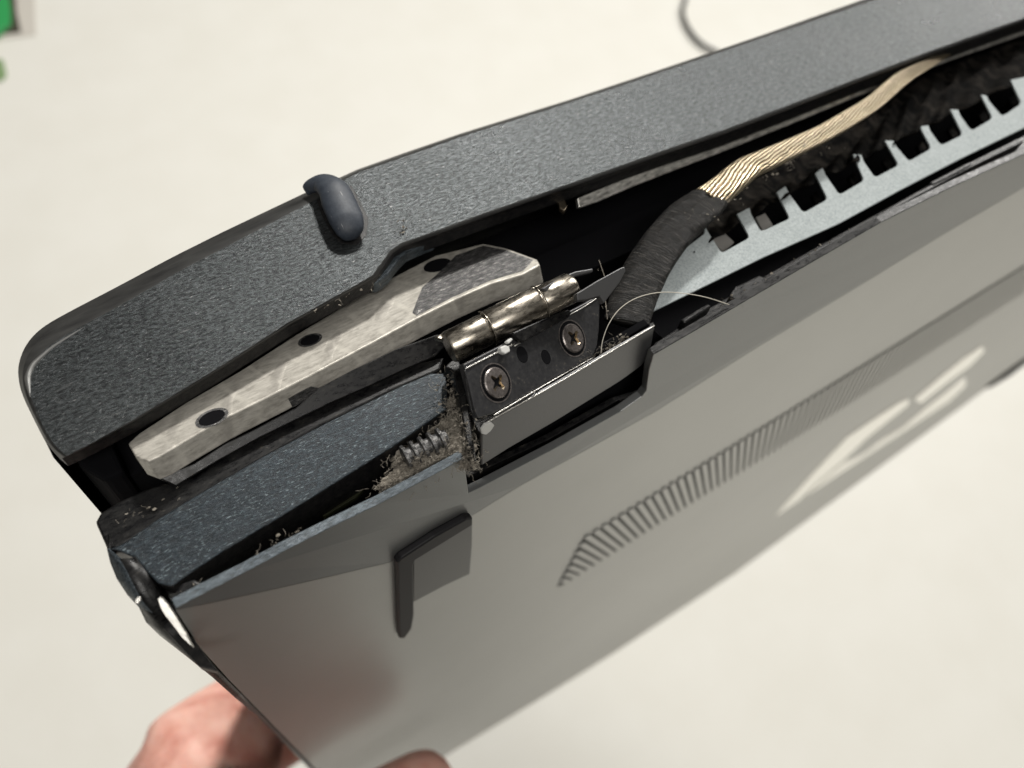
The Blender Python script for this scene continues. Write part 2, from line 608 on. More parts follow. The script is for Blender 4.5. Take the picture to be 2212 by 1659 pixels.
# lid outer shell and left side wall running away from the camera
ou = [back[i] for i in range(0, 46)]
vv_, ff_ = [], []
for p in ou:
    vv_ += [(p.x, p.y - .2, -3.5), (p.x, p.y - .2, -398), (p.x, p.y - 4, -3.5), (p.x, p.y - 4, -398)]
for i in range(len(ou) - 1):
    a, b = 4 * i, 4 * i + 4
    ff_ += [[a, b, b + 1, a + 1], [a + 2, a + 3, b + 3, b + 2], [a + 1, b + 1, b + 3, a + 3], [a, a + 2, b + 2, b]]
ff_ += [[0, 1, 3, 2]]
mesh('lid_shell', vv_, ff_, M_rim, laptop)
sw = [(-41.6, 40.5), (-41.6, 28), (-39.6, 24.2), (-37, 24.2), (-37, 40.5)]
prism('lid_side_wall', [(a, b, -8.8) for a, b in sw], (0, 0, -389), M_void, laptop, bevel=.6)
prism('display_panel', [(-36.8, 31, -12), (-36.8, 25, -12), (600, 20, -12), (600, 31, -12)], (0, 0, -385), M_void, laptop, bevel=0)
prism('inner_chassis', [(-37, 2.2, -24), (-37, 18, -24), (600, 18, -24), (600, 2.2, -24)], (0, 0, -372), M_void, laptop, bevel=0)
# added dark sheet, painted in for the shade behind the open seam
prism('seam_shade', [(-37, 2.2, -22), (-37, 24.5, -22), (-20, 34, -22), (10, 46, -22), (600, 40, -22), (600, 2.2, -22)], (0, 0, -1.8), M_void, laptop, bevel=0)

tube('corner_highlight', [PZ(*p, -.12) for p in [(66, 858), (62, 832), (62, 812), (72, 790), (92, 770), (118, 748), (168, 716), (215, 688)]], [.08, .32, .42, .42, .34, .26, .15, .05], M_glint, laptop, n=8)  # highlight crescent put in as a thin pale tube on the corner
# torn lip below the notch
prism('broken_lid_lip', [PZ(*p, -2.0) for p in [(848, 549), (868, 533), (900, 519), (932, 507), (940, 518), (905, 532), (878, 544), (860, 562), (838, 592), (815, 610), (800, 612), (824, 588)]],
      (0, 0, -2.5), M_edge, laptop, bevel=.3)
# rubber bumper over the lid edge
bu = [(661, 412, .2, 14), (674, 401, 1.0, 21), (698, 396, 2.0, 28), (720, 410, 2.8, 34), (733, 440, 2.6, 38), (748, 474, 2.3, 38), (757, 500, 1.5, 31), (760, 514, .5, 16)]
pts = [PZ(a, b, c) for a, b, c, d in bu]
rads = [d / FPX * ((CAM - PZ(a, b, c)).dot(vz_ := R @ Vector((0, 0, 1)))) * .98 for a, b, c, d in bu]
bump_o = tube('rubber_bumper', pts, rads, M_rubber, laptop, n=20, flat=.55, flatdir=(0, 0, 1))
prism('bumper_recess', [PZ(*p, .06) for p in [(684, 432), (704, 420), (760, 400), (796, 470), (792, 508), (772, 529), (738, 526), (716, 505), (694, 462)]], (0, 0, -.4), M_black, laptop, bevel=.05)

# --- chrome strip inside the lid opening
st = plane(PZ(1250, 440, -4), (0, -.55, .83))
prism('inner_strip', [st(*p) for p in [(1248, 428), (1333, 393), (1440, 352), (1555, 307), (1703, 250), (1852, 190), (2060, 112), (2212, 57), (2600, -84), (2600, -66), (2212, 74), (2050, 131), (1852, 208), (1733, 258), (1555, 330), (1440, 374), (1364, 404), (1293, 435), (1251, 449)]],
      (0, .5, -.8), M_strip, laptop, bevel=.12)
prism('bright_tab', [PZ(*p, -3.5) for p in [(1206, 432), (1219, 428), (1226, 446), (1219, 456), (1209, 449)]], (0, 0, -1), M_copper, laptop, bevel=.2)

# --- display hinge bracket
E1 = PZ(640, 826, -2.2)
fp = plane(E1, (0, .36, .93))
top = [(276, 958), (300, 936), (400, 870), (520, 800), (640, 722), (760, 650), (850, 598), (940, 552), (1044, 526), (1090, 535), (1160, 560), (1166, 572),
       (1130, 592), (1059, 613), (980, 648), (896, 690), (800, 742), (700, 795), (640, 826), (560, 866), (480, 906), (400, 952), (345, 985), (318, 996), (292, 986)]
nt_ = len(top)
T = [fp(*p) for p in top]
ex = Vector((0, -.93, .36)).normalized() * -1
ext = Vector((.15, -.93, -.37)).normalized()
# thickness follows image measurements: ~2.6 units
br = prism('display_bracket', T, Vector((.25, -1.5, -3.0)), M_cast, laptop, bevel=.22, seg=3)
# scuffed bare patch and edges as thin layers
up = Vector((0, .36, .93)) * .06
prism('scuffed_patch', [fp(*p) + up for p in [(900, 652), (912, 622), (950, 588), (985, 552), (1044, 531), (1090, 540), (1152, 562), (1130, 585), (1059, 606), (980, 641), (900, 682), (891, 676)]], -up * 1.5, M_scuff, br, bevel=0)


def disc(center, u, v_, ru, rv, k=28, wob=0):
    out = []
    for i in range(k):
        a = 2 * math.pi * i / k
        q = 1 + wob * random.uniform(-1, 1)
        out.append(center + u * (ru * q * math.cos(a)) + v_ * (rv * q * math.sin(a)))
    return out


ux = Vector((1, 0, 0))
uy = Vector((0, .93, -.36)).normalized()
for (cx, cy, r) in [(458, 903, 1.75), (670, 735, 1.45), (945, 573, 2.3)]:
    c0 = fp(cx, cy) + up * .6
    prism('screw_hole', disc(c0, ux, uy, r, r * .78), -up * 3, M_void, br, bevel=0)
    if r != 2.3:
        a = disc(c0 + up * .3, ux, uy, r * 1.22, r * .98)
        b = disc(c0 + up * .3, ux, uy, r * .97, r * .76)
        k = len(a)
        mesh('hole_rim', a + b, [[i, (i + 1) % k, k + (i + 1) % k, k + i] for i in range(k)], M_scuff, br)
# dark folded sheet running under the bracket
sh = plane(PZ(700, 850, -4.5), (0, -.5, .86))
prism('hinge_arm', [sh(*p) for p in [(340, 1032), (420, 1000), (485, 958), (540, 932), (640, 880), (688, 838), (760, 800), (860, 752), (945, 722), (975, 735), (940, 770), (870, 800), (800, 833), (720, 868), (560, 946), (470, 996), (380, 1050)]],
      (0, .4, -1), M_gloss, laptop, bevel=.15)
# scraped notch on the bracket's edge
ed = plane(E1, (0, -.894, .447))
prism('scraped_edge', [ed(*p) + Vector((0, -.12, .05)) for p in [(478, 940), (520, 915), (585, 880), (640, 850), (672, 834), (690, 838), (678, 852), (640, 875), (600, 893), (575, 908), (540, 918), (505, 945), (486, 952)]],
      (0, .1, -.04), M_scuff, br, bevel=0)

# --- base rear wall (deformed, blue black)
zb = -5.0
blk = [(231, 1186), (263, 1176), (330, 1128), (415, 1075), (560, 990), (700, 915), (860, 836), (930, 806), (962, 806), (966, 840), (966, 884),
       (908, 924), (850, 964), (750, 1027), (672, 1076), (595, 1123), (480, 1192), (420, 1232), (370, 1268), (340, 1260), (317, 1236), (290, 1205), (262, 1192)]
M_blk = [M_navy, M_black]
bl = prism('base_rear_wall', [PZ(*p, zb) for p in blk], (.6, .5, -11), M_navy, laptop, bevel=.25, seg=3)
bl.data.materials.append(M_black)
for p in bl.data.polygons[1:]:
    p.material_index = 1
# ledge above it
prism('base_top_edge', [PZ(*p, zb - 1.5) for p in [(205, 1127), (216, 1108), (250, 1086), (300, 1062), (330, 1050), (420, 1030), (520, 960), (640, 890), (760, 830), (880, 790), (960, 770), (950, 800), (860, 838), (700, 916), (415, 1078), (263, 1180), (232, 1188)]],
      (0, .3, -10), M_gloss, laptop, bevel=.35)

# --- base bottom cover
rear = [(380, 1313), (440, 1282), (530, 1236), (626, 1184), (720, 1137), (820, 1088), (920, 1035), (1003, 989)]
notch = [(1006, 1020), (1012, 1065), (1040, 1052), (1200, 968), (1342, 888), (1386, 857), (1396, 844), (1402, 800), (1412, 766)]
rear2 = [(1500, 715), (1640, 633), (1760, 563), (1904, 480), (2060, 402), (2212, 333), (2700, 110), (3400, -150)]
crease = [(380, 1318), (470, 1300), (603, 1271), (720, 1244), (843, 1215), (940, 1160), (1015, 1117), (1123, 1050), (1270, 970), (1418, 888), (1640, 748), (1861, 615), (2040, 505), (2212, 405), (2700, 150), (3400, -130)]


def y0(p, y=0.0):
    return PY(p[0], p[1], y)


cre = [y0(p) for p in crease]


def cz(x):
    for a, b in zip(cre[:-1], cre[1:]):
        if a.x <= x <= b.x:
            t = (x - a.x) / (b.x - a.x)
            return a.z * (1 - t) + b.z * t
    return cre[0].z if x < cre[0].x else cre[-1].z


# rear band: slopes from the crease up to the rear edge
band_h = 1.3


def band(p):
    """point of the sloping rear band seen at pixel p"""
    q = y0(p)
    for _ in range(12):
        c_ = cz(q.x)
        t = max(0.0, min(1.0, (q.z - c_) / 26.0))
        q = y0(p, band_h * t)
    return q


rearp = [band(p) for p in rear]
notchp = [band(p) for p in notch]
rear2p = [band(p) for p in rear2]
edge = rearp + notchp + rear2p
# band as one ngon strip triangulated by hand: edge polyline + reversed crease
m1 = edge + cre[::-1]
bmv = [Vector(p) for p in m1]
ne = len(edge)
# main panel behind the crease
zrow = [-110, -200, -300, -360, -405]
far_px = [(-300, 2100), (640, 1640), (760, 1770), (850, 1703), (1000, 1610), (1150, 1520), (1300, 1428), (1500, 1297), (1700, 1165), (1860, 1050), (2000, 945), (2110, 862), (2212, 775)]


def far_y(x):
    best = []
    for p in [(850, 1703), (1000, 1610), (1150, 1520), (1300, 1428), (1500, 1297), (1700, 1165), (1860, 1050), (2000, 945), (2110, 862), (2212, 777)]:
        q = PZ(*p, -405)
        best.append((q.x, q.y))
    if x <= best[0][0]:
        return best[0][1]
    for a, b in zip(best[:-1], best[1:]):
        if a[0] <= x <= b[0]:
            t = (x - a[0]) / (b[0] - a[0])
            return a[1] * (1 - t) + b[1] * t
    return best[-1][1]


left_px = [(380, 1318), (412, 1370), (445, 1418), (500, 1474), (560, 1535), (620, 1597), (680, 1659)]
lp = [y0(p) for p in left_px]


def left_x(z):
    pts_ = sorted([(q.z, q.x) for q in lp])
    if z <= pts_[0][0]:
        return pts_[0][1]
    for a, b in zip(pts_[:-1], pts_[1:]):
        if a[0] <= z <= b[0]:
            t = (z - a[0]) / (b[0] - a[0])
            return a[1] * (1 - t) + b[1] * t
    return pts_[-1][1]


cols = [c_.copy() for c_ in cre if c_.x < 620] + [Vector((620, 0, cre[-1].z))]
zs = [-4, -14, -30, -50, -80, -110, -150, -200, -250, -300, -330, -360, -385, -405]
vv_, ff_ = [], []
for c_ in cols:
    for k in range(len(zs) + 1):
        z = c_.z + (zs[-1] - c_.z) * (k / len(zs)) ** 1.25
        x = c_.x
        if c_ is cols[0]:
            x = left_x(z)
        t = max(0, (-z - 300) / 105)
        vv_.append((x, far_y(x) * t * t, z))
nk = len(zs) + 1
for i in range(len(cols) - 1):
    for k in range(nk - 1):
        ff_.append([i * nk + k, i * nk + k + 1, (i + 1) * nk + k + 1, (i + 1) * nk + k])
top_n = len(vv_)
panel_top = list(ff_)
# thickness sheet
for q in list(vv_):
    vv_.append((q[0], q[1] + 2.0, q[2]))
for fc in panel_top:
    ff_.append([a + top_n for a in fc][::-1])
last = len(cols) - 1
for i in range(last):
    a, b = i * nk + nk - 1, (i + 1) * nk + nk - 1
    ff_.append([a, b, b + top_n, a + top_n])
for k in range(nk - 1):
    ff_.append([k, k + 1, k + 1 + top_n, k + top_n])
    a = last * nk
    ff_.append([a + k, a + k + 1, a + k + 1 + top_n, a + k + top_n])
cover = mesh('bottom_cover', vv_, ff_, M_cover, laptop)
for p in cover.data.polygons[:len(panel_top)]:
    p.use_smooth = True
cover.data.set_sharp_from_angle(angle=math.radians(30))
# sloping rear band with a cut edge 1.3 thick
nb_ = len(bmv)
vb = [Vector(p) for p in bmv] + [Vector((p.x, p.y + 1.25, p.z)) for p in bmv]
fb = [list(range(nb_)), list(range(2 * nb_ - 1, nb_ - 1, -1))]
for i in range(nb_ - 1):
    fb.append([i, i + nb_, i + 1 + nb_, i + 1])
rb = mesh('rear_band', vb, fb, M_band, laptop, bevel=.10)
rb.data.materials.append(M_edge)
rb.data.materials.append(M_gloss)
for p in rb.data.polygons[2:]:
    if p.index - 2 < 7:
        p.material_index = 1
    elif p.index - 2 >= 16:
        p.material_index = 2
# black slab painted in for the shade deep in the notch
prism('notch_shade', [PY(*p, 5.2) for p in [(985, 1000), (1000, 1060), (1180, 960), (1400, 840), (1440, 740), (1400, 700), (1200, 820)]], (0, 1, 0), M_void, laptop, bevel=0)
prism('notch_floor', [PY(*p, 2.6) for p in [(1010, 1030), (1014, 1072), (1200, 975), (1388, 865), (1398, 848), (1330, 868), (1180, 952)]], (0, 1, 0), M_gloss, laptop, bevel=.1)

# inner lip running along the cover's right part, with clips
prism('inner_lip', [PZ(*p, -3.4) for p in [(1412, 742), (1520, 672), (1648, 598), (1814, 505), (1960, 425), (2090, 352), (2212, 292), (2600, 110), (2600, 150), (2212, 322), (2060, 396), (1904, 470), (1760, 556), (1640, 628), (1500, 706), (1415, 752)]],
      (0, 0, -6), M_gloss, laptop, bevel=.25)
lip_top = prism('seam_ridge', [PZ(*p, -1.8) for p in [(1640, 606), (1700, 572), (1780, 527), (1860, 484), (1960, 425), (2080, 362), (2212, 300), (2212, 306), (2082, 370), (1964, 434), (1866, 492), (1786, 536), (1706, 580), (1642, 612)]],
                (0, 0, -2), M_gloss, laptop, bevel=.2)
for q in [[(1575, 640), (1590, 618), (1640, 594), (1655, 600), (1659, 612), (1610, 642), (1592, 650)],
          [(2010, 392), (2060, 366), (2095, 348), (2100, 356), (2060, 378), (2016, 400)],
          [(1470, 690), (1530, 655), (1538, 662), (1480, 698)]]:
    prism('snap_clip', [PZ(*p, -1.6) for p in q], (0, 0, -3), M_gloss, laptop, bevel=.3)

# --- corner: torn side wall of the base
osil = [(231, 1186), (238, 1215), (252, 1250), (275, 1285), (300, 1312), (316, 1345), (345, 1373), (395, 1412), (440, 1446), (495, 1494), (545, 1536), (600, 1590), (655, 1648), (700, 1696)]
isil = [(290, 1205), (318, 1238), (334, 1265), (346, 1290), (362, 1316), (384, 1344), (410, 1380), (440, 1418), (476, 1455), (520, 1500), (565, 1543), (612, 1591), (672, 1655), (716, 1700)]
depz = [-5, -5.5, -6, -7, -8, -10, -14, -20, -30, -45, -70, -105, -170, -240]
vv_, ff_ = [], []
for (a, b, z) in zip(osil, isil, depz):
    po = PZ(*a, z)
    pi = PZ(*b, z + .4)
    m_ = (po + pi) / 2 + Vector((-.2, -.9, .7)) * (0.8 + .3 * random.random())
    po2 = po + Vector((.5, 2.2, -1.2))
    pi2 = pi + Vector((.5, 1.6, -1.5))
    vv_ += [po2, po, m_, pi, pi2]
for i in range(len(osil) - 1):
    for k in range(4):
        ff_.append([5 * i + k, 5 * i + k + 1, 5 * i + k + 6, 5 * i + k + 5])
side = mesh('torn_side_wall', vv_, ff_, M_gloss, laptop, smooth=True)
side.data.materials.append(M_tab)
side.data.materials.append(M_edge)
for p in side.data.polygons:
    p.material_index = 1 if p.index // 4 > 8 else (2 if p.index // 4 < 4 and p.index % 4 == 1 else 0)  # lighter material on the upper ridge faces paints highlights into the torn corner
sol = side.modifiers.new('sol', 'SOLIDIFY')
sol.thickness = .25 * S
ts = plane(PZ(370, 1330, -5.5), (-.15, -.45, .88))
ch = [(343, 1292), (347, 1287), (355, 1291), (365, 1304), (378, 1322), (392, 1342), (404, 1362), (413, 1382), (420, 1396), (410, 1388), (396, 1374), (380, 1354), (369, 1340), (358, 1325), (349, 1309)]
prism('torn_metal_edge', [ts(a + random.uniform(-1, 1), b) + Vector((-.1, -.4, .8)) for a, b in ch], (.1, .3, -.5), M_bare, laptop, bevel=.06)
prism('torn_metal_edge', [ts(*p) + Vector((0, -.5, 1.6)) for p in [(296, 1298), (302, 1290), (309, 1289), (310, 1297), (303, 1305), (297, 1305)]], (0, .2, -.5), M_bare, laptop, bevel=.1)
prism('torn_corner_backing', [PZ(*p, -9) for p in [(300, 1220), (345, 1262), (420, 1240), (430, 1275), (385, 1300), (380, 1330), (440, 1410), (470, 1450), (430, 1440), (345, 1350), (320, 1290)]], (0, 0, -2), M_black, laptop, bevel=.2)
prism('crumpled_flap', [PZ(*p, -4.2) for p in [(372, 1312), (400, 1288), (425, 1270), (440, 1262), (418, 1252), (392, 1262), (376, 1284)]], (0, .5, -1.2), M_black, laptop, bevel=.3)

# olive board glimpsed inside
prism('circuit_board', [PZ(*p, -13) for p in [(690, 1108), (760, 1062), (782, 1045), (786, 1056), (770, 1074), (700, 1116)]], (0, 0, -1), M_olive, laptop, bevel=.1)

# --- vent band on the cover
vent = mesh('vent_band', [Vector(p) for p in []] or [(40, -.04, -121), (37.6, -.04, -118), (37.6, -.04, -81), (600, -.04, -81), (640, -.04, -121),
                                                   (40, .3, -121), (37.6, .3, -118), (37.6, .3, -81), (600, .3, -81), (640, .3, -121)],
            [[0, 1, 2, 3, 4], [9, 8, 7, 6, 5], [0, 5, 6, 1], [1, 6, 7, 2], [2, 7, 8, 3], [3, 8, 9, 4], [4, 9, 5, 0]], mat('vent dark mesh', (.055, .054, .052), .6), laptop)
vv_, ff_ = [], []
dxs, x = 42 * 20 / 42., 20.0
i = 0
xt = 22.0
while xt < 560:
    # bar from z=-80 (x=xt) to z=-122 (x=xt+20)
    z0_, z1_ = -80.0, -122.0
    x0, x1 = xt, xt + 20.0
    if x0 < 37.2:
        t = (37.2 - x0) / 20.0
        x0 = 37.2
        z0_ = -80 - 42 * t
    if z0_ > z1_ + 2:
        wd = 1.6
        k = len(vv_)
        for yy in (-.06, -.42):
            vv_ += [(x0, yy, z0_), (x0 + wd, yy, z0_), (x1 + wd, yy, z1_), (x1, yy, z1_)]
        ff_ += [[k, k + 1, k + 2, k + 3], [k + 7, k + 6, k + 5, k + 4], [k, k + 4, k + 5, k + 1], [k + 1, k + 5, k + 6, k + 2], [k + 2, k + 6, k + 7, k + 3], [k + 3, k + 7, k + 4, k]]
    xt += 2.6
slats = mesh('slats', vv_, ff_, M_cover, vent)

# --- rubber foot near the corner
foot = prism('rubber_foot', [PY(*p, -1.2) for p in [(858, 1217), (866, 1208), (940, 1160), (1008, 1122), (1022, 1120), (1022, 1134), (960, 1172), (898, 1210), (894, 1222), (895, 1330), (890, 1358), (874, 1380), (864, 1380), (861, 1350)]],
             (0, 1.25, 0), M_foot, laptop, bevel=.35, seg=3)
prism('foot_pad', [PY(*p, -.75) for p in [(892, 1208), (960, 1168), (1022, 1130), (1021, 1180), (1016, 1240), (960, 1266), (892, 1302)]], (0, .8, 0), M_footpad, foot, bevel=.3, seg=3)
# front foot far at the right edge
fe = [(2118, 838), (2140, 822), (2180, 792), (2240, 742), (2250, 760), (2190, 806), (2150, 830)]
prism('front_foot', [PZ(*p, -396) for p in fe], (0, 0, -6), M_foot, laptop, bevel=1.5)

# --- emblem of slanted strokes
lv = lambda p: (p[0] * .2578 + 1641.6, p[1] * .2578 + 734.4)
emb = empty('emblem', (0, 20, -400))
emb.parent = laptop
emb.matrix_parent_inverse = laptop.matrix_world.inverted()
bpy.context.view_layer.update()
for q in [[(130, 1480), (190, 1400), (500, 1060), (740, 810), (900, 700), (1020, 620), (1160, 530), (1245, 490), (1250, 540), (1100, 660), (900, 820), (700, 1010), (480, 1200), (250, 1420), (160, 1500)],
          [(300, 1400), (480, 1215), (690, 1035), (860, 960), (1050, 820), (1200, 730), (1450, 520), (1640, 370), (1720, 310), (1728, 380), (1500, 600), (1300, 770), (1000, 940), (700, 1120)],
          [(1290, 500), (1500, 320), (1700, 160), (1860, 50), (1885, 90), (1760, 220), (1600, 335), (1350, 530)]]:
    o = prism('emblem_stroke', [PY(*lv(p), -.3) for p in q], (0, .25, 0), M_logo, None, bevel=.12, seg=2)
    o.parent = laptop
    o.matrix_parent_inverse = laptop.matrix_world.inverted()
bpy.data.objects.remove(emb)

# --- base hinge
hinge = empty('hinge', (15, 10, 0))
hinge.parent = laptop
hinge.matrix_parent_inverse = laptop.matrix_world.inverted()
bpy.context.view_layer.update()


def hpar(o):
    o.parent = hinge
    o.matrix_parent_inverse = hinge.matrix_world.inverted()
    return o


nrm = Vector((.34, -.50, .79)).normalized()
hp = plane(dep(1150, 800, 104), nrm)
pl = [(1001, 787), (1060, 757), (1120, 727), (1200, 687), (1250, 662), (1290, 639), (1296, 645), (1294, 712), (1290, 745), (1280, 772), (1200, 815), (1130, 856), (1064, 894), (1032, 902), (1024, 880), (1014, 835)]
M_plate = mat('black lacquered steel', (.04, .04, .042), .3, .3)
_n = noise_n(M_plate, coords(M_plate), 1.6, 6, .75)
link(M_plate, ramp(M_plate, _n, [(.35, (.028, .028, .030)), (.6, (.05, .05, .052)), (.74, (.17, .15, .12))]), bsdf(M_plate).inputs['Base Color'])
plate = hpar(prism('hinge_plate', [hp(*p) for p in pl], nrm * -1.0, M_plate, None, bevel=.12))
hu = (hp(1250, 700) - hp(1000, 820)).normalized()
hv = nrm.cross(hu).normalized()


def depth_of(p):
    return -(R.transposed() @ (p - CAM)).z


def screw(cx, cy, rpx):
    c0 = hp(cx, cy)
    r = rpx / FPX * depth_of(c0)
    # dark countersink
    hpar(prism('countersink', disc(c0 + nrm * .03, hu, hv, r * 1.2, r * 1.2), nrm * -.5, M_void, None, bevel=0))
    ring = disc(c0 + nrm * .06, hu, hv, r * 1.3, r * 1.3)
    ring2 = disc(c0 + nrm * .06, hu, hv, r * 1.22, r * 1.22)
    k = len(ring)
    hpar(mesh('seat_ring', ring + ring2, [[i, (i + 1) % k, k + (i + 1) % k, k + i] for i in range(k)], M_screw))
    # head with real cross recess: outline disc, inner cross pit
    bm = bmesh.new()
    cross = []
    a, b = .62, .15
    for s_ in range(4):
        for (x_, y_) in [(a, -b * .6), (a, b * .6), (b * 1.25, b * 1.25)]:
            an = s_ * math.pi / 2 + .55
            cross.append((x_ * math.cos(an) - y_ * math.sin(an), x_ * math.sin(an) + y_ * math.cos(an)))
    K = 36
    ringp = [(math.cos(2 * math.pi * i / K), math.sin(2 * math.pi * i / K)) for i in range(K)]

    def P3(q, h, s=1.0):
        return c0 + hu * (q[0] * r * s) + hv * (q[1] * r * s) + nrm * h
    top_o = [bm.verts.new(P3(q, .34, .93)) for q in ringp]
    top_s = [bm.verts.new(P3(q, .20, 1.0)) for q in ringp]
    bot_s = [bm.verts.new(P3(q, -.6, 1.0)) for q in ringp]
    cr_t = [bm.verts.new(P3(q, .38)) for q in cross]
    cr_b = [bm.verts.new(P3(q, -.35, .45)) for q in cross]
    for i in range(K):
        j = (i + 1) % K
        bm.faces.new([top_o[i], top_s[i], top_s[j], top_o[j]])
        bm.faces.new([top_s[i], bot_s[i], bot_s[j], top_s[j]])
    nc = len(cr_t)
    for i in range(nc):
        j = (i + 1) % nc
        fc = bm.faces.new([cr_t[i], cr_t[j], cr_b[j], cr_b[i]])
        fc.material_index = 1
    fc = bm.faces.new(cr_b)
    fc.material_index = 1
    es = [bm.edges.get((top_o[i], top_o[(i + 1) % K])) for i in range(K)] + [bm.edges.get((cr_t[i], cr_t[(i + 1) % nc])) for i in range(nc)]
    bmesh.ops.triangle_fill(bm, use_beauty=True, use_dissolve=False, edges=es)
    bmesh.ops.recalc_face_normals(bm, faces=bm.faces)
    for v__ in bm.verts:
        v__.co *= S
    me = bpy.data.meshes.new('screw')
    bm.to_mesh(me)
    bm.free()
    me.materials.append(M_screw)
    me.materials.append(M_copper)
    o = bpy.data.objects.new('screw', me)
    COL.objects.link(o)
    return hpar(o)


screw(1071, 827, 34)
screw(1236, 731, 32)
for (cx, cy, r) in [(1128, 766, 15), (1179, 771, 13)]:
    c0 = hp(cx, cy)
    rr_ = r / FPX * depth_of(c0)
    hpar(prism('plate_hole', disc(c0 + nrm * .05, hu, hv, rr_, rr_ * 1.25), nrm * -.3, M_void, None, bevel=0))
# thin lines along the plate edges, pale metal except the left one
for q in [[(1004, 797), (1060, 768), (1110, 743)], [(1110, 748), (1170, 712), (1226, 684)], [(1230, 680), (1262, 662), (1291, 643)], [(1066, 897), (1130, 859), (1200, 818), (1282, 772)],
          [(1003, 800), (1010, 850), (1020, 895)]]:
    hpar(tube('edge_line', [hp(*p) + nrm * .1 for p in q], .10, M_bare if q[0] != (1003, 800) else M_gloss, None, n=6))
# stop bar on the plate
hpar(prism('stop_bar', [hp(*p) + nrm * .9 for p in [(1098, 722), (1112, 738), (1122, 742), (1218, 690), (1226, 678), (1218, 672), (1200, 678), (1180, 685)]], nrm * -.85, M_gloss, None, bevel=.15))
hpar(prism('plastic_chip', [hp(*p) + nrm * .9 for p in [(1072, 754), (1082, 748), (1091, 752), (1093, 762), (1083, 768), (1074, 764)]], nrm * -.8, M_white, None, bevel=.15))
hpar(prism('plastic_chip', [hp(*p) + nrm * .7 for p in [(1087, 740), (1097, 732), (1101, 736), (1092, 745)]], nrm * -.6, M_white, None, bevel=.1))

# barrel in three knurled segments
ba, bb = dep(968, 752, 103.5), dep(1240, 618, 108.6)
axd = (bb - ba).normalized()
bu_ = axd.cross(Vector((0, 0, 1))).normalized()
bv_ = bu_.cross(axd).normalized()


def lathe(name, prof, m_, k=40, cap=True):
    vv, ff = [], []
    L_ = (bb - ba).length
    for (t, r) in prof:
        for i in range(k):
            a = 2 * math.pi * i / k
            vv.append(ba + axd * (t * L_) + bu_ * (r * math.cos(a)) + bv_ * (r * math.sin(a)))
    for j in range(len(prof) - 1):
        for i in range(k):
            ff.append([j * k + i, j * k + (i + 1) % k, (j + 1) * k + (i + 1) % k, (j + 1) * k + i])
    ff.append(list(range(k))[::-1])
    ff.append([(len(prof) - 1) * k + i for i in range(k)])
    o = mesh(name, vv, ff, m_, None, smooth=True)
    o.data.set_sharp_from_angle(angle=math.radians(40)) if hasattr(o.data, 'set_sharp_from_angle') else None
    return hpar(o)


lathe('barrel', [(0, 1.3), (0.004, 2.05), (.02, 2.2), (.28, 2.2), (.30, 2.05)], M_chrome)
lathe('barrel', [(.305, 1.9), (.31, 2.3), (.325, 2.4), (.70, 2.4), (.715, 2.25)], M_chrome)
lathe('barrel', [(.72, 1.9), (.73, 2.15), (.74, 2.2), (.97, 2.15), (1.0, 1.7)], M_chrome)
# sheet that wraps from barrel to the plate and to the bracket
wrapv = []
for t in (0.0, .3, .31, .7, .71, 1.0):
    pass
kn = plane(ba + Vector((0, .6, -.4)), (0, -.2, 1))
hpar(prism('knuckle_leaf', [kn(*p) for p in [(938, 728), (975, 708), (1020, 690), (1072, 655), (1120, 632), (1184, 606), (1215, 610), (1252, 632), (1235, 650), (1150, 690), (1060, 735), (985, 765), (965, 735)]], (0, .2, -1.2), M_chrome, None, bevel=.3))
# raised seam rings between the knuckles
for t in (.302, .715):
    ringc = []
    for i in range(9):
        a = math.radians(-20 + i * 22)
        L_ = (bb - ba).length
        ringc.append(ba + axd * (t * L_) + bu_ * (2.5 * math.cos(a)) + bv_ * (2.5 * math.sin(a)))
    hpar(tube('knuckle_seam', ringc, .10, M_chrome, None, n=8, res=3))
# upright ear to the right
ear = plane(dep(1290, 620, 107), (.25, -.55, .8))
hpar(prism('hinge_ear', [ear(*p) for p in [(1246, 633), (1290, 606), (1343, 577), (1350, 576), (1352, 586), (1338, 612), (1318, 638), (1305, 655), (1296, 640), (1268, 648), (1248, 650)]], (-.2, .4, -.8), M_tab, None, bevel=.15))
hpar(prism('hinge_ear', [ear(*p) + Vector((0, 1, -3)) for p in [(1186, 604), (1230, 578), (1262, 566), (1300, 560), (1300, 568), (1262, 577), (1232, 592), (1200, 612)]], (-.2, .4, -.8), M_tab, None, bevel=.15))
# small clip left of the plate
hpar(prism('hinge_ear', [PZ(*p, -1) for p in [(960, 792), (975, 778), (990, 776), (996, 790), (1004, 830), (1012, 880), (1020, 930), (1030, 1000), (1012, 985), (1002, 920), (990, 850), (978, 800)]], (0, .3, -3), M_gloss, None, bevel=.2))

# --- grey tab (hinge cover) and its groove
tb = plane(PY(1100, 930, 2.0), (0.03, -1, .06))
tabp = [(1040, 1006), (1040, 925), (1062, 908), (1200, 832), (1330, 755), (1414, 707), (1410, 735), (1402, 770), (1386, 790), (1342, 822), (1320, 836), (1200, 910), (1100, 968)]
tab = prism('hinge_cover_tab', [tb(*p) for p in tabp], (0, .55, 0), M_tab, laptop, bevel=.22, seg=3)
t1 = [tb(*p) + Vector((0, .1, .15)) for p in [(1043, 925), (1062, 909), (1200, 833), (1330, 756), (1414, 706)]]
tube('tab_bright_edge', t1, .12, M_bare, tab, n=6)
prism('groove_floor', [PZ(*p, -2.2) for p in [(1018, 905), (1060, 890), (1140, 850), (1282, 768), (1300, 740), (1340, 720), (1412, 695), (1414, 712), (1330, 760), (1200, 838), (1062, 916), (1035, 935)]], (0, 0, -4), M_gloss, laptop, bevel=.15)
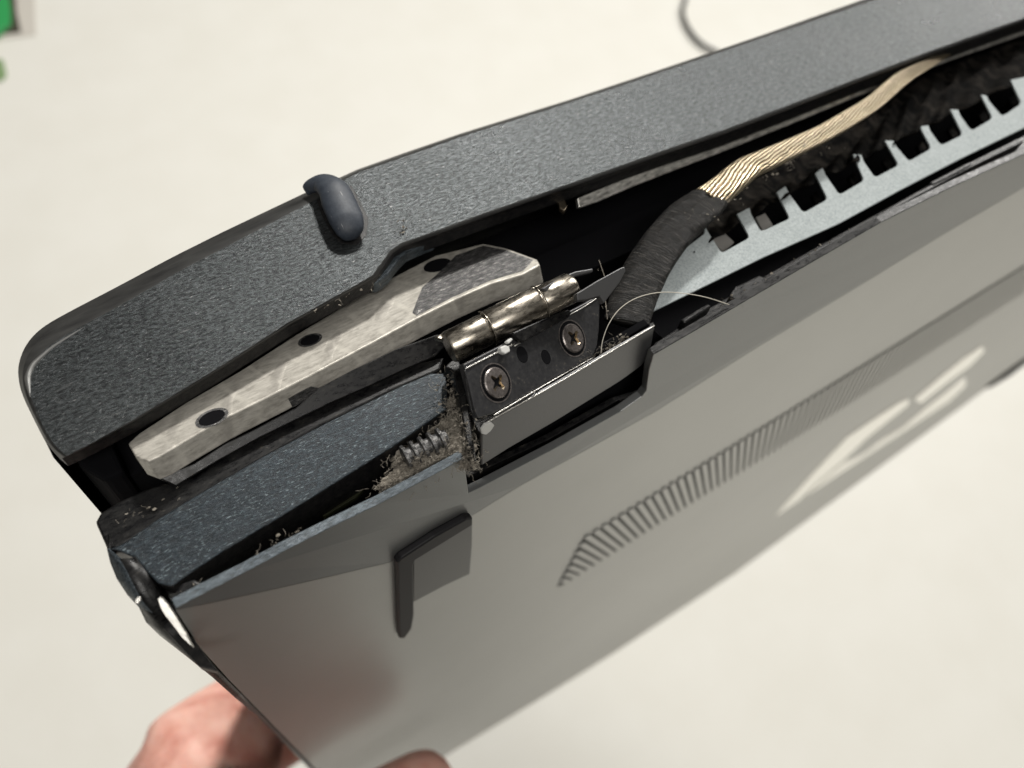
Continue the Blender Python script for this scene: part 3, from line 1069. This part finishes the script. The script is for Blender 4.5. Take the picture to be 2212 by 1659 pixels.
prism('paint_chip', [tb(*p) + Vector((0, -.25, .2)) for p in [(1037, 928), (1046, 916), (1060, 912), (1066, 918), (1058, 930), (1048, 938), (1038, 936)]], (0, .4, 0), M_white, tab, bevel=.12)

# --- grille plate with slots
gz = -3.2
G = lambda p: PZ(p[0], p[1], gz)
slots5 = [[(400, 1330), (570, 1270), (625, 1370), (480, 1455)], [(650, 1230), (800, 1150), (857, 1262), (705, 1330)], [(868, 1110), (1020, 1040), (1074, 1150), (950, 1222)],
          [(1080, 1005), (1236, 930), (1285, 1042), (1158, 1118)], [(1298, 925), (1425, 850), (1484, 955), (1362, 1018)], [(1487, 840), (1622, 765), (1672, 858), (1558, 924)],
          [(1682, 750), (1800, 672), (1854, 780), (1742, 832)], [(1855, 662), (1975, 585), (2026, 685), (1918, 748)], [(2022, 580), (2145, 500), (2192, 600), (2095, 665)]]
c5 = lambda p: (p[0] * .375 + 1382.4, p[1] * .375)
comb_ = [(1403, 676), (1418, 640), (1432, 601), (1460, 552), (1521, 505), (1524, 488)]
for s_ in slots5:
    a, b, c_, d = [Vector((*c5(p), 0)) for p in s_]
    wv_ = (b - a).normalized() * 3.5
    a, d, b, c_ = a - wv_, d - wv_, b + wv_, c_ + wv_
    upv = (a - d).normalized()

    def rnd(P1, P2, P3, r=7):
        """rounded corner at P2 going P1->P2->P3"""
        i1 = P2 + (P1 - P2).normalized() * r
        i3 = P2 + (P3 - P2).normalized() * r
        mm = (i1 + i3) / 2 * .35 + P2 * .65
        mm = P2 + ((i1 + i3) / 2 - P2) * .55
        return [i1, mm, i3]
    dd = [a] + rnd(a, d, c_) + rnd(d, c_, b) + [b]
    comb_ += [(q.x, q.y) for q in dd]
    # tooth after this slot: rises above the slot a bit
    tt = b + (b - c_) * .35
    comb_.append((tt.x, tt.y))
    k_ = slots5.index(s_)
    if k_ + 1 < len(slots5):
        na, nd = [Vector((*c5(slots5[k_ + 1][i]), 0)) for i in (0, 3)]
        nx = na + (na - nd) * .35
        comb_.append((nx.x, nx.y))

comb_ += [(2290, 150), (2400, 110), (2400, 185), (2212, 276), (2080, 340), (1945, 410), (1814, 482), (1720, 524), (1648, 556), (1502, 628)]
gr = prism('vent_plate', [G(p) for p in comb_], (0, .05, -.4), M_grille, laptop, bevel=.08)
for q in [[(412, 1375), (478, 1330), (545, 1395), (480, 1455)], [(668, 1250), (722, 1225), (770, 1300), (710, 1335)]]:
    prism('fin_end', [PZ(*c5(p), gz - 3) for p in q], (0, .2, -1), mat('dusty metal', (.26, .25, .235), .6, .2), laptop, bevel=.15)
# fins behind the slots
for i, s_ in enumerate(slots5):
    if i < 2:
        continue
    a, b, c_, d = [Vector((*c5(p), 0)) for p in s_]
    p0 = (c_ + d) / 2 + Vector((2, -3, 0))
    p1 = p0 + Vector((13, -9, 0))
    p2 = p1 + (b - c_) * .55
    p3 = p0 + (b - c_) * .5
    prism('cooling_fin', [PZ(q.x, q.y, gz - 3.5) for q in (p0, p1, p2, p3)], (.2, .2, -1), M_mesh, laptop, bevel=.1)
# dark netting above the plate: wrinkled sheet
net_u = [(1480, 520), (1560, 425), (1700, 352), (1800, 298), (1900, 235), (1990, 168), (2080, 132), (2212, 82), (2420, 10)]
net_l = [(1500, 545), (1590, 486), (1690, 427), (1790, 378), (1880, 337), (1960, 293), (2050, 250), (2190, 181), (2420, 80)]
vv_, ff_ = [], []
KU, KV = 90, 14
for i in range(KU + 1):
    t = i / KU * (len(net_u) - 1)
    k = min(int(t), len(net_u) - 2)
    fr = t - k
    a = Vector(net_u[k]).lerp(Vector(net_u[k + 1]), fr)
    b = Vector(net_l[k]).lerp(Vector(net_l[k + 1]), fr)
    for j in range(KV + 1):
        s_ = j / KV
        q = a.lerp(b, s_)
        z = -6.5 + 3.0 * s_ ** 2 + .9 * math.sin(i * 1.05 + 2.6 * s_) * (0.25 + s_) + .7 * (noise.noise(Vector((i * .35, j * .5, 3))))
        vv_.append(PZ(q.x, q.y + 3 * math.sin(i * .9) * s_, z))
for i in range(KU):
    for j in range(KV):
        a = i * (KV + 1) + j
        ff_.append([a, a + 1, a + KV + 2, a + KV + 1])
net = mesh('dust_netting', vv_, ff_, M_mesh, laptop, smooth=True)
sol = net.modifiers.new('sol', 'SOLIDIFY')
sol.thickness = .15 * S

# --- display cable
cable = empty('display_cable', (60, 15, 0))
cable.parent = laptop
cable.matrix_parent_inverse = laptop.matrix_world.inverted()
bpy.context.view_layer.update()


def pxr(px, py, z, w_):
    p = PZ(px, py, z)
    return p, w_ / FPX * depth_of(p)


gp = [(1528, 432, 1.0, 34), (1560, 408, 1.6, 31), (1612, 365, 2.0, 28.5), (1655, 345, 2.0, 27), (1720, 315, 1.8, 23), (1780, 287, 1.4, 21), (1840, 252, .9, 20), (1890, 219, .4, 18), (1945, 172, -.4, 17), (1990, 145, -1.5, 13), (2044, 117, -3.0, 7), (2085, 98, -5, 4)]
pp_ = [pxr(*g) for g in gp]
o = tube('gold_shielding', [p[0] for p in pp_], [p[1] * 1.12 for p in pp_], M_gold, None, n=28, flat=.55, flatdir=(0, .2, 1), res=8)
o.parent = cable
o.matrix_parent_inverse = cable.matrix_world.inverted()
tp = [(1352, 700, -3.0, 44), (1368, 645, -2.0, 45), (1388, 598, -1.0, 45), (1412, 556, 0, 44), (1444, 512, .8, 43), (1482, 472, 1.3, 44), (1510, 448, 1.4, 42), (1530, 432, 1.2, 38), (1540, 424, 1.0, 33)]
pp_ = [pxr(*g) for g in tp]
o = tube('black_tape_sleeve', [p[0] for p in pp_], [p[1] * 1.12 for p in pp_], M_tape, None, n=30, flat=.38, flatdir=(0, .2, 1), res=8)
for vtx in o.data.vertices:
    q = vtx.co / S
    vtx.co += Vector((0, 0, 1)) * S * .35 * noise.noise(q * .8)
o.parent = cable
o.matrix_parent_inverse = cable.matrix_world.inverted()
bpy.context.view_layer.update()


# ------------------------------------------------------------------ fibres
def fibres(items, r0=.05, sides=3):
    vv, ff = [], []
    for pts, r in items:
        m_ = len(pts)
        base_i = len(vv)
        for i in range(m_):
            t = (pts[min(i + 1, m_ - 1)] - pts[max(i - 1, 0)])
            t = t.normalized() if t.length > 1e-6 else Vector((1, 0, 0))
            a = t.cross(Vector((.31, .52, .8))).normalized()
            b = a.cross(t)
            for k in range(sides):
                th = 2 * math.pi * k / sides
                vv.append(pts[i] + a * (math.cos(th) * r) + b * (math.sin(th) * r))
        for i in range(m_ - 1):
            for k in range(sides):
                q = (k + 1) % sides
                ff.append([base_i + i * sides + k, base_i + i * sides + q, base_i + (i + 1) * sides + q, base_i + (i + 1) * sides + k])
    return vv, ff


def walk(p, length, steps=7, curl=.9, bias=None):
    d = Vector((random.gauss(0, 1), random.gauss(0, 1), random.gauss(0, .7))).normalized()
    if bias is not None:
        d = (d + Vector(bias)).normalized()
    out = [p.copy()]
    for i in range(steps):
        d = (d + Vector((random.gauss(0, curl), random.gauss(0, curl), random.gauss(0, curl))) * .55).normalized()
        p = p + d * (length / steps)
        out.append(p.copy())
    return out


def blob(center, rx, ry, rz, k=1.0, seed=0):
    """lumpy closed blob"""
    bm = bmesh.new()
    bmesh.ops.create_icosphere(bm, subdivisions=4, radius=1)
    for v__ in bm.verts:
        q = v__.co.copy()
        s_ = 1 + .38 * noise.noise(q * 2.1 + Vector((seed, 0, 0))) + .25 * noise.noise(q * 6 + Vector((seed, 3, 0))) + .14 * noise.noise(q * 16 + Vector((seed, 3, 9)))
        v__.co = Vector((q.x * rx, q.y * ry, q.z * rz)) * s_ + center
    vv = [v__.co.copy() for v__ in bm.verts]
    ff = [[l.index for l in f_.verts] for f_ in bm.faces]
    bm.free()
    return vv, ff


V_, F_ = [], []


def addm(vf):
    k = len(V_)
    V_.extend(vf[0])
    F_.extend([[i + k for i in f_] for f_ in vf[1]])


spots = [(848, 1040, -4.2, 1.6), (880, 1022, -3.8, 1.9), (915, 1005, -3.6, 1.8), (945, 985, -3.4, 2.0), (975, 962, -3.2, 2.1), (992, 935, -3.4, 1.6), (962, 925, -5, 1.8), (1000, 975, -2.6, 1.5),
         (880, 985, -6.5, 1.8), (930, 985, -2.4, .7), (905, 990, -2.4, .5), (962, 948, -2.2, .6), (985, 900, -5, 1.2), (975, 870, -5, .9), (1010, 1000, -1.8, 1.0)]
for i, (px, py, z, r) in enumerate(spots):
    c0 = PZ(px, py, z - 1.2)
    addm(blob(c0, r * 1.25, r * .6, r * .6, seed=i * 3.7))
its = []
for i, (px, py, z, r) in enumerate(spots):
    c0 = PZ(px, py, z)
    for k in range(int(75 * r)):
        p = c0 + Vector((random.gauss(0, r * .75), random.gauss(0, r * .5), random.gauss(-.6, .5)))
        its.append((walk(p, random.uniform(.6, 1.9)), random.uniform(.02, .05)))
addm(fibres(its))
dust = mesh('dust_clump', V_, F_, M_dust)
tag(dust, 'grey brown clump of dust and fluff packed in the gap left of the hinge plate', 'dust', kind='stuff')

# lighter scatter of fibres and crumbs along the hinge and seams
its = []
V_, F_ = [], []
lines = [((968, 800), (975, 880), -1.2, 70, 9), ((975, 850), (1010, 985), -.6, 150, 11), ((1012, 985), (1035, 1012), .2, 50, 8), ((1040, 900), (1290, 772), .2, 90, 7), ((1270, 780), (1350, 730), .3, 110, 10),
         ((1300, 560), (1310, 700), .5, 7, 5), ((930, 815), (965, 885), -3, 20, 8), ((1480, 470), (1580, 430), 3.0, 26, 16), ((1640, 370), (1780, 300), 3.2, 22, 14), ((1560, 660), (1900, 470), -.8, 50, 9),
         ((380, 1290), (470, 1255), -3.5, 22, 8), ((240, 1130), (400, 1060), -5.6, 14, 12), ((550, 1200), (640, 1150), -2, 22, 6), ((620, 695), (830, 600), -.5, 26, 7), ((862, 478), (880, 512), .15, 26, 6), ((1590, 400), (1800, 300), 2.6, 30, 16)]
for (a, b, z, cnt, sp) in lines:
    for k in range(cnt):
        t = random.random()
        p = PZ(a[0] + (b[0] - a[0]) * t + random.gauss(0, sp), a[1] + (b[1] - a[1]) * t + random.gauss(0, sp * .7), z + random.uniform(-.6, .3))
        if random.random() < .7:
            its.append((walk(p, random.uniform(.3, 1.3)), random.uniform(.014, .03)))
        else:
            addm(blob(p, random.uniform(.08, .28), random.uniform(.08, .2), random.uniform(.08, .2), seed=k) if k % 3 == 0 else fibres([(walk(p, .4, 3), .08)]))
addm(fibres(its))
lint = mesh('lint', V_, F_, M_dust)
tag(lint, 'loose lint and crumbs scattered along the hinge seams and torn edges', 'lint', kind='stuff')

# hairs
hz = [(1298, 765, 1.0), (1302, 735, 2.0), (1315, 700, 3.0), (1338, 668, 3.6), (1372, 645, 4.0), (1415, 633, 4.0), (1460, 632, 3.6), (1520, 641, 2.4), (1575, 658, .6)]
vf = fibres([([PZ(*h) for h in hz], .045)], sides=6)
t_ = tube('loose_hair', [PZ(*h) for h in hz], .06, M_hair, None, n=6, res=8)
tag(t_, 'single long pale hair arching from the hinge plate over the black cable', 'hair')
hz = [(1294, 562, 0), (1300, 580, .3), (1306, 600, .5), (1305, 625, .6), (1309, 660, .7), (1312, 690, .6)]
t_ = tube('loose_hair', [PZ(*h) for h in hz], .045, M_dust, None, n=6, res=6)
tag(t_, 'short dull hair standing upright behind the hinge plate top corner', 'hair')

# threaded insert poking out of the dust
ta, tb_ = PZ(872, 990, -3.4), PZ(962, 945, -3.0)
ax_ = (tb_ - ta).normalized()
u_ = ax_.cross(Vector((0, 0, 1))).normalized()
v_ = u_.cross(ax_)
vv_, ff_ = [], []
LL = (tb_ - ta).length
K = 20
prof = []
t = 0
while t < LL:
    for dt, r in ((0, 1.05), (.12, 1.55), (.5, 1.6), (.62, 1.05), (1.15, 1.0)):
        prof.append((t + dt, r * 1.05))
    t += 1.3
for (t, r) in prof:
    for i in range(K):
        a = 2 * math.pi * i / K
        vv_.append(ta + ax_ * t + u_ * (r * math.cos(a)) + v_ * (r * math.sin(a)))
for j in range(len(prof) - 1):
    for i in range(K):
        ff_.append([j * K + i, j * K + (i + 1) % K, (j + 1) * K + (i + 1) % K, (j + 1) * K + i])
ff_.append(list(range(K))[::-1])
ff_.append([(len(prof) - 1) * K + i for i in range(K)])
th_ = mesh('threaded_screw', vv_, ff_, M_scuff, laptop)

# ------------------------------------------------------------------ hand
def skin_body(name, chains, mtl):
    me = bpy.data.meshes.new(name)
    verts, edges, rad = [], [], []
    idx = {}
    for ch in chains:
        prev = None
        for item in ch:
            key = item[0]
            if key not in idx:
                idx[key] = len(verts)
                verts.append(Vector(item[1]) * S)
                rad.append(item[2] * S)
            if prev is not None:
                edges.append((prev, idx[key]))
            prev = idx[key]
    me.from_pydata([tuple(v__) for v__ in verts], edges, [])
    o = bpy.data.objects.new(name, me)
    COL.objects.link(o)
    sk = o.modifiers.new('skin', 'SKIN')
    sk.use_smooth_shade = True
    for i, sv in enumerate(me.skin_vertices[0].data):
        sv.radius = (rad[i], rad[i])
        sv.use_root = (i == 0)
    sb = o.modifiers.new('sub', 'SUBSURF')
    sb.levels = sb.render_levels = 3
    rm = o.modifiers.new('re', 'REMESH')
    rm.mode = 'VOXEL'
    rm.voxel_size = 1.6 * S
    sm = o.modifiers.new('sm', 'SMOOTH')
    sm.factor = .6
    sm.iterations = 14
    me.materials.append(mtl)
    dg = bpy.context.evaluated_depsgraph_get()
    bpy.context.view_layer.update()
    ev = o.evaluated_get(dg)
    m2 = bpy.data.meshes.new_from_object(ev)
    m2.materials.clear()
    m2.materials.append(mtl)
    bpy.data.objects.remove(o)
    o = bpy.data.objects.new(name, m2)
    COL.objects.link(o)
    m2.shade_smooth()
    return o


def D(px, py, d):
    return dep(px, py, d)


palm = D(330, 1830, 235)
chains = [
    [('palm', palm, 30), ('wrist', Vector((-88, -45, -268)), 27), ('fore', Vector((-70, -115, -320)), 36), ('fore2', Vector((-45, -170, -350)), 40)],
    [('palm', palm, 30), ('thm', D(560, 1860, 215), 17), ('th1', D(700, 1830, 210), 13.5), ('th2', D(850, 1740, 222), 12), ('th3', D(925, 1690, 232), 11.2), ('th4', D(958, 1664, 238), 8)],
    [('palm', palm, 30), ('i0', D(428, 1705, 240), 28), ('i1', D(505, 1582, 262), 20), ('i2', D(560, 1500, 290), 12.5), ('i3', D(700, 1440, 315), 11), ('i4', D(800, 1420, 330), 9)],
    [('palm', palm, 30), ('m0', D(330, 1760, 275), 19), ('m1', D(470, 1680, 310), 15), ('m2', D(620, 1590, 335), 12.5), ('m3', D(760, 1530, 352), 11), ('m4', D(860, 1500, 362), 9)],
    [('palm', palm, 30), ('r0', D(300, 1850, 300), 18), ('r1', D(480, 1760, 345), 14), ('r2', D(640, 1680, 370), 12), ('r3', D(780, 1630, 385), 10.5), ('r4', D(860, 1600, 392), 8.5)],
    [('palm', palm, 30), ('p0', D(300, 1930, 320), 16), ('p1', D(480, 1850, 375), 12), ('p2', D(620, 1790, 400), 10), ('p3', D(720, 1750, 410), 9), ('p4', D(790, 1730, 418), 7)],
]
hand = skin_body('person', chains, M_skin)
tube('unseen_sleeve', [(-94, -78, -290), (-88, -125, -322), (-60, -180, -350), (0, -330, -390), (30, -620, -400)], [50, 72, 84, 92, 95], M_unseen_sleeve, None, n=28)  # out-of-view sleeve, added and sized to darken the cover's reflection
par(bpy.data.objects['unseen_sleeve'], hand)
tag(hand, 'bare hand gripping the laptop corner from below, thumb tip pressed on the grey cover', 'person')

# ------------------------------------------------------------------ things on the desk
cpx = [(1640, -230), (1540, -120), (1492, -45), (1480, 0), (1474, 23), (1483, 54), (1507, 87), (1544, 110), (1640, 150), (1800, 190)]
c_ = tube('cord', [PZ(*p, DZ + 9 - (3 if i < 3 else 0)) for i, p in enumerate(cpx)], 4.6, M_cord, None, n=12, res=8)
tag(c_, 'thin black cord curling across the cream desk behind the laptop', 'cord')

gt = empty('green_clip', PZ(0, 40, DZ))
tag(gt, 'bright green plastic piece with dark edge at the far corner of the desk', 'plastic piece')


def deskprism(name, px, h, m_, z0=DZ, bevel=1.5, parent=None):
    o = prism(name, [PZ(*p, z0 + h) for p in px], (0, 0, -h + .2), m_, None, bevel=bevel, seg=3)
    if parent is not None:
        o.parent = parent
        o.matrix_parent_inverse = parent.matrix_world.inverted()
    return o


deskprism('green_body', [(-60, -60), (14, -40), (22, 20), (22, 50), (-4, 70), (-60, 90)], 12, M_green, parent=gt)
deskprism('dark_edge', [(10, -40), (32, -40), (34, 20), (44, 66), (8, 70), (-6, 78), (20, 50)], 6, M_greend, parent=gt)
deskprism('pale_base', [(-60, -60), (72, -60), (78, 74), (8, 84), (-60, 100)], 2, M_wrap, parent=gt)
g2 = deskprism('green_tag', [(-60, 118), (6, 128), (14, 160), (6, 172), (-60, 182)], 3, mat('pale green plastic', (.20, .30, .14), .5), bevel=1)
tag(g2, 'pale green tag on the desk just below the bright green piece', 'tag')
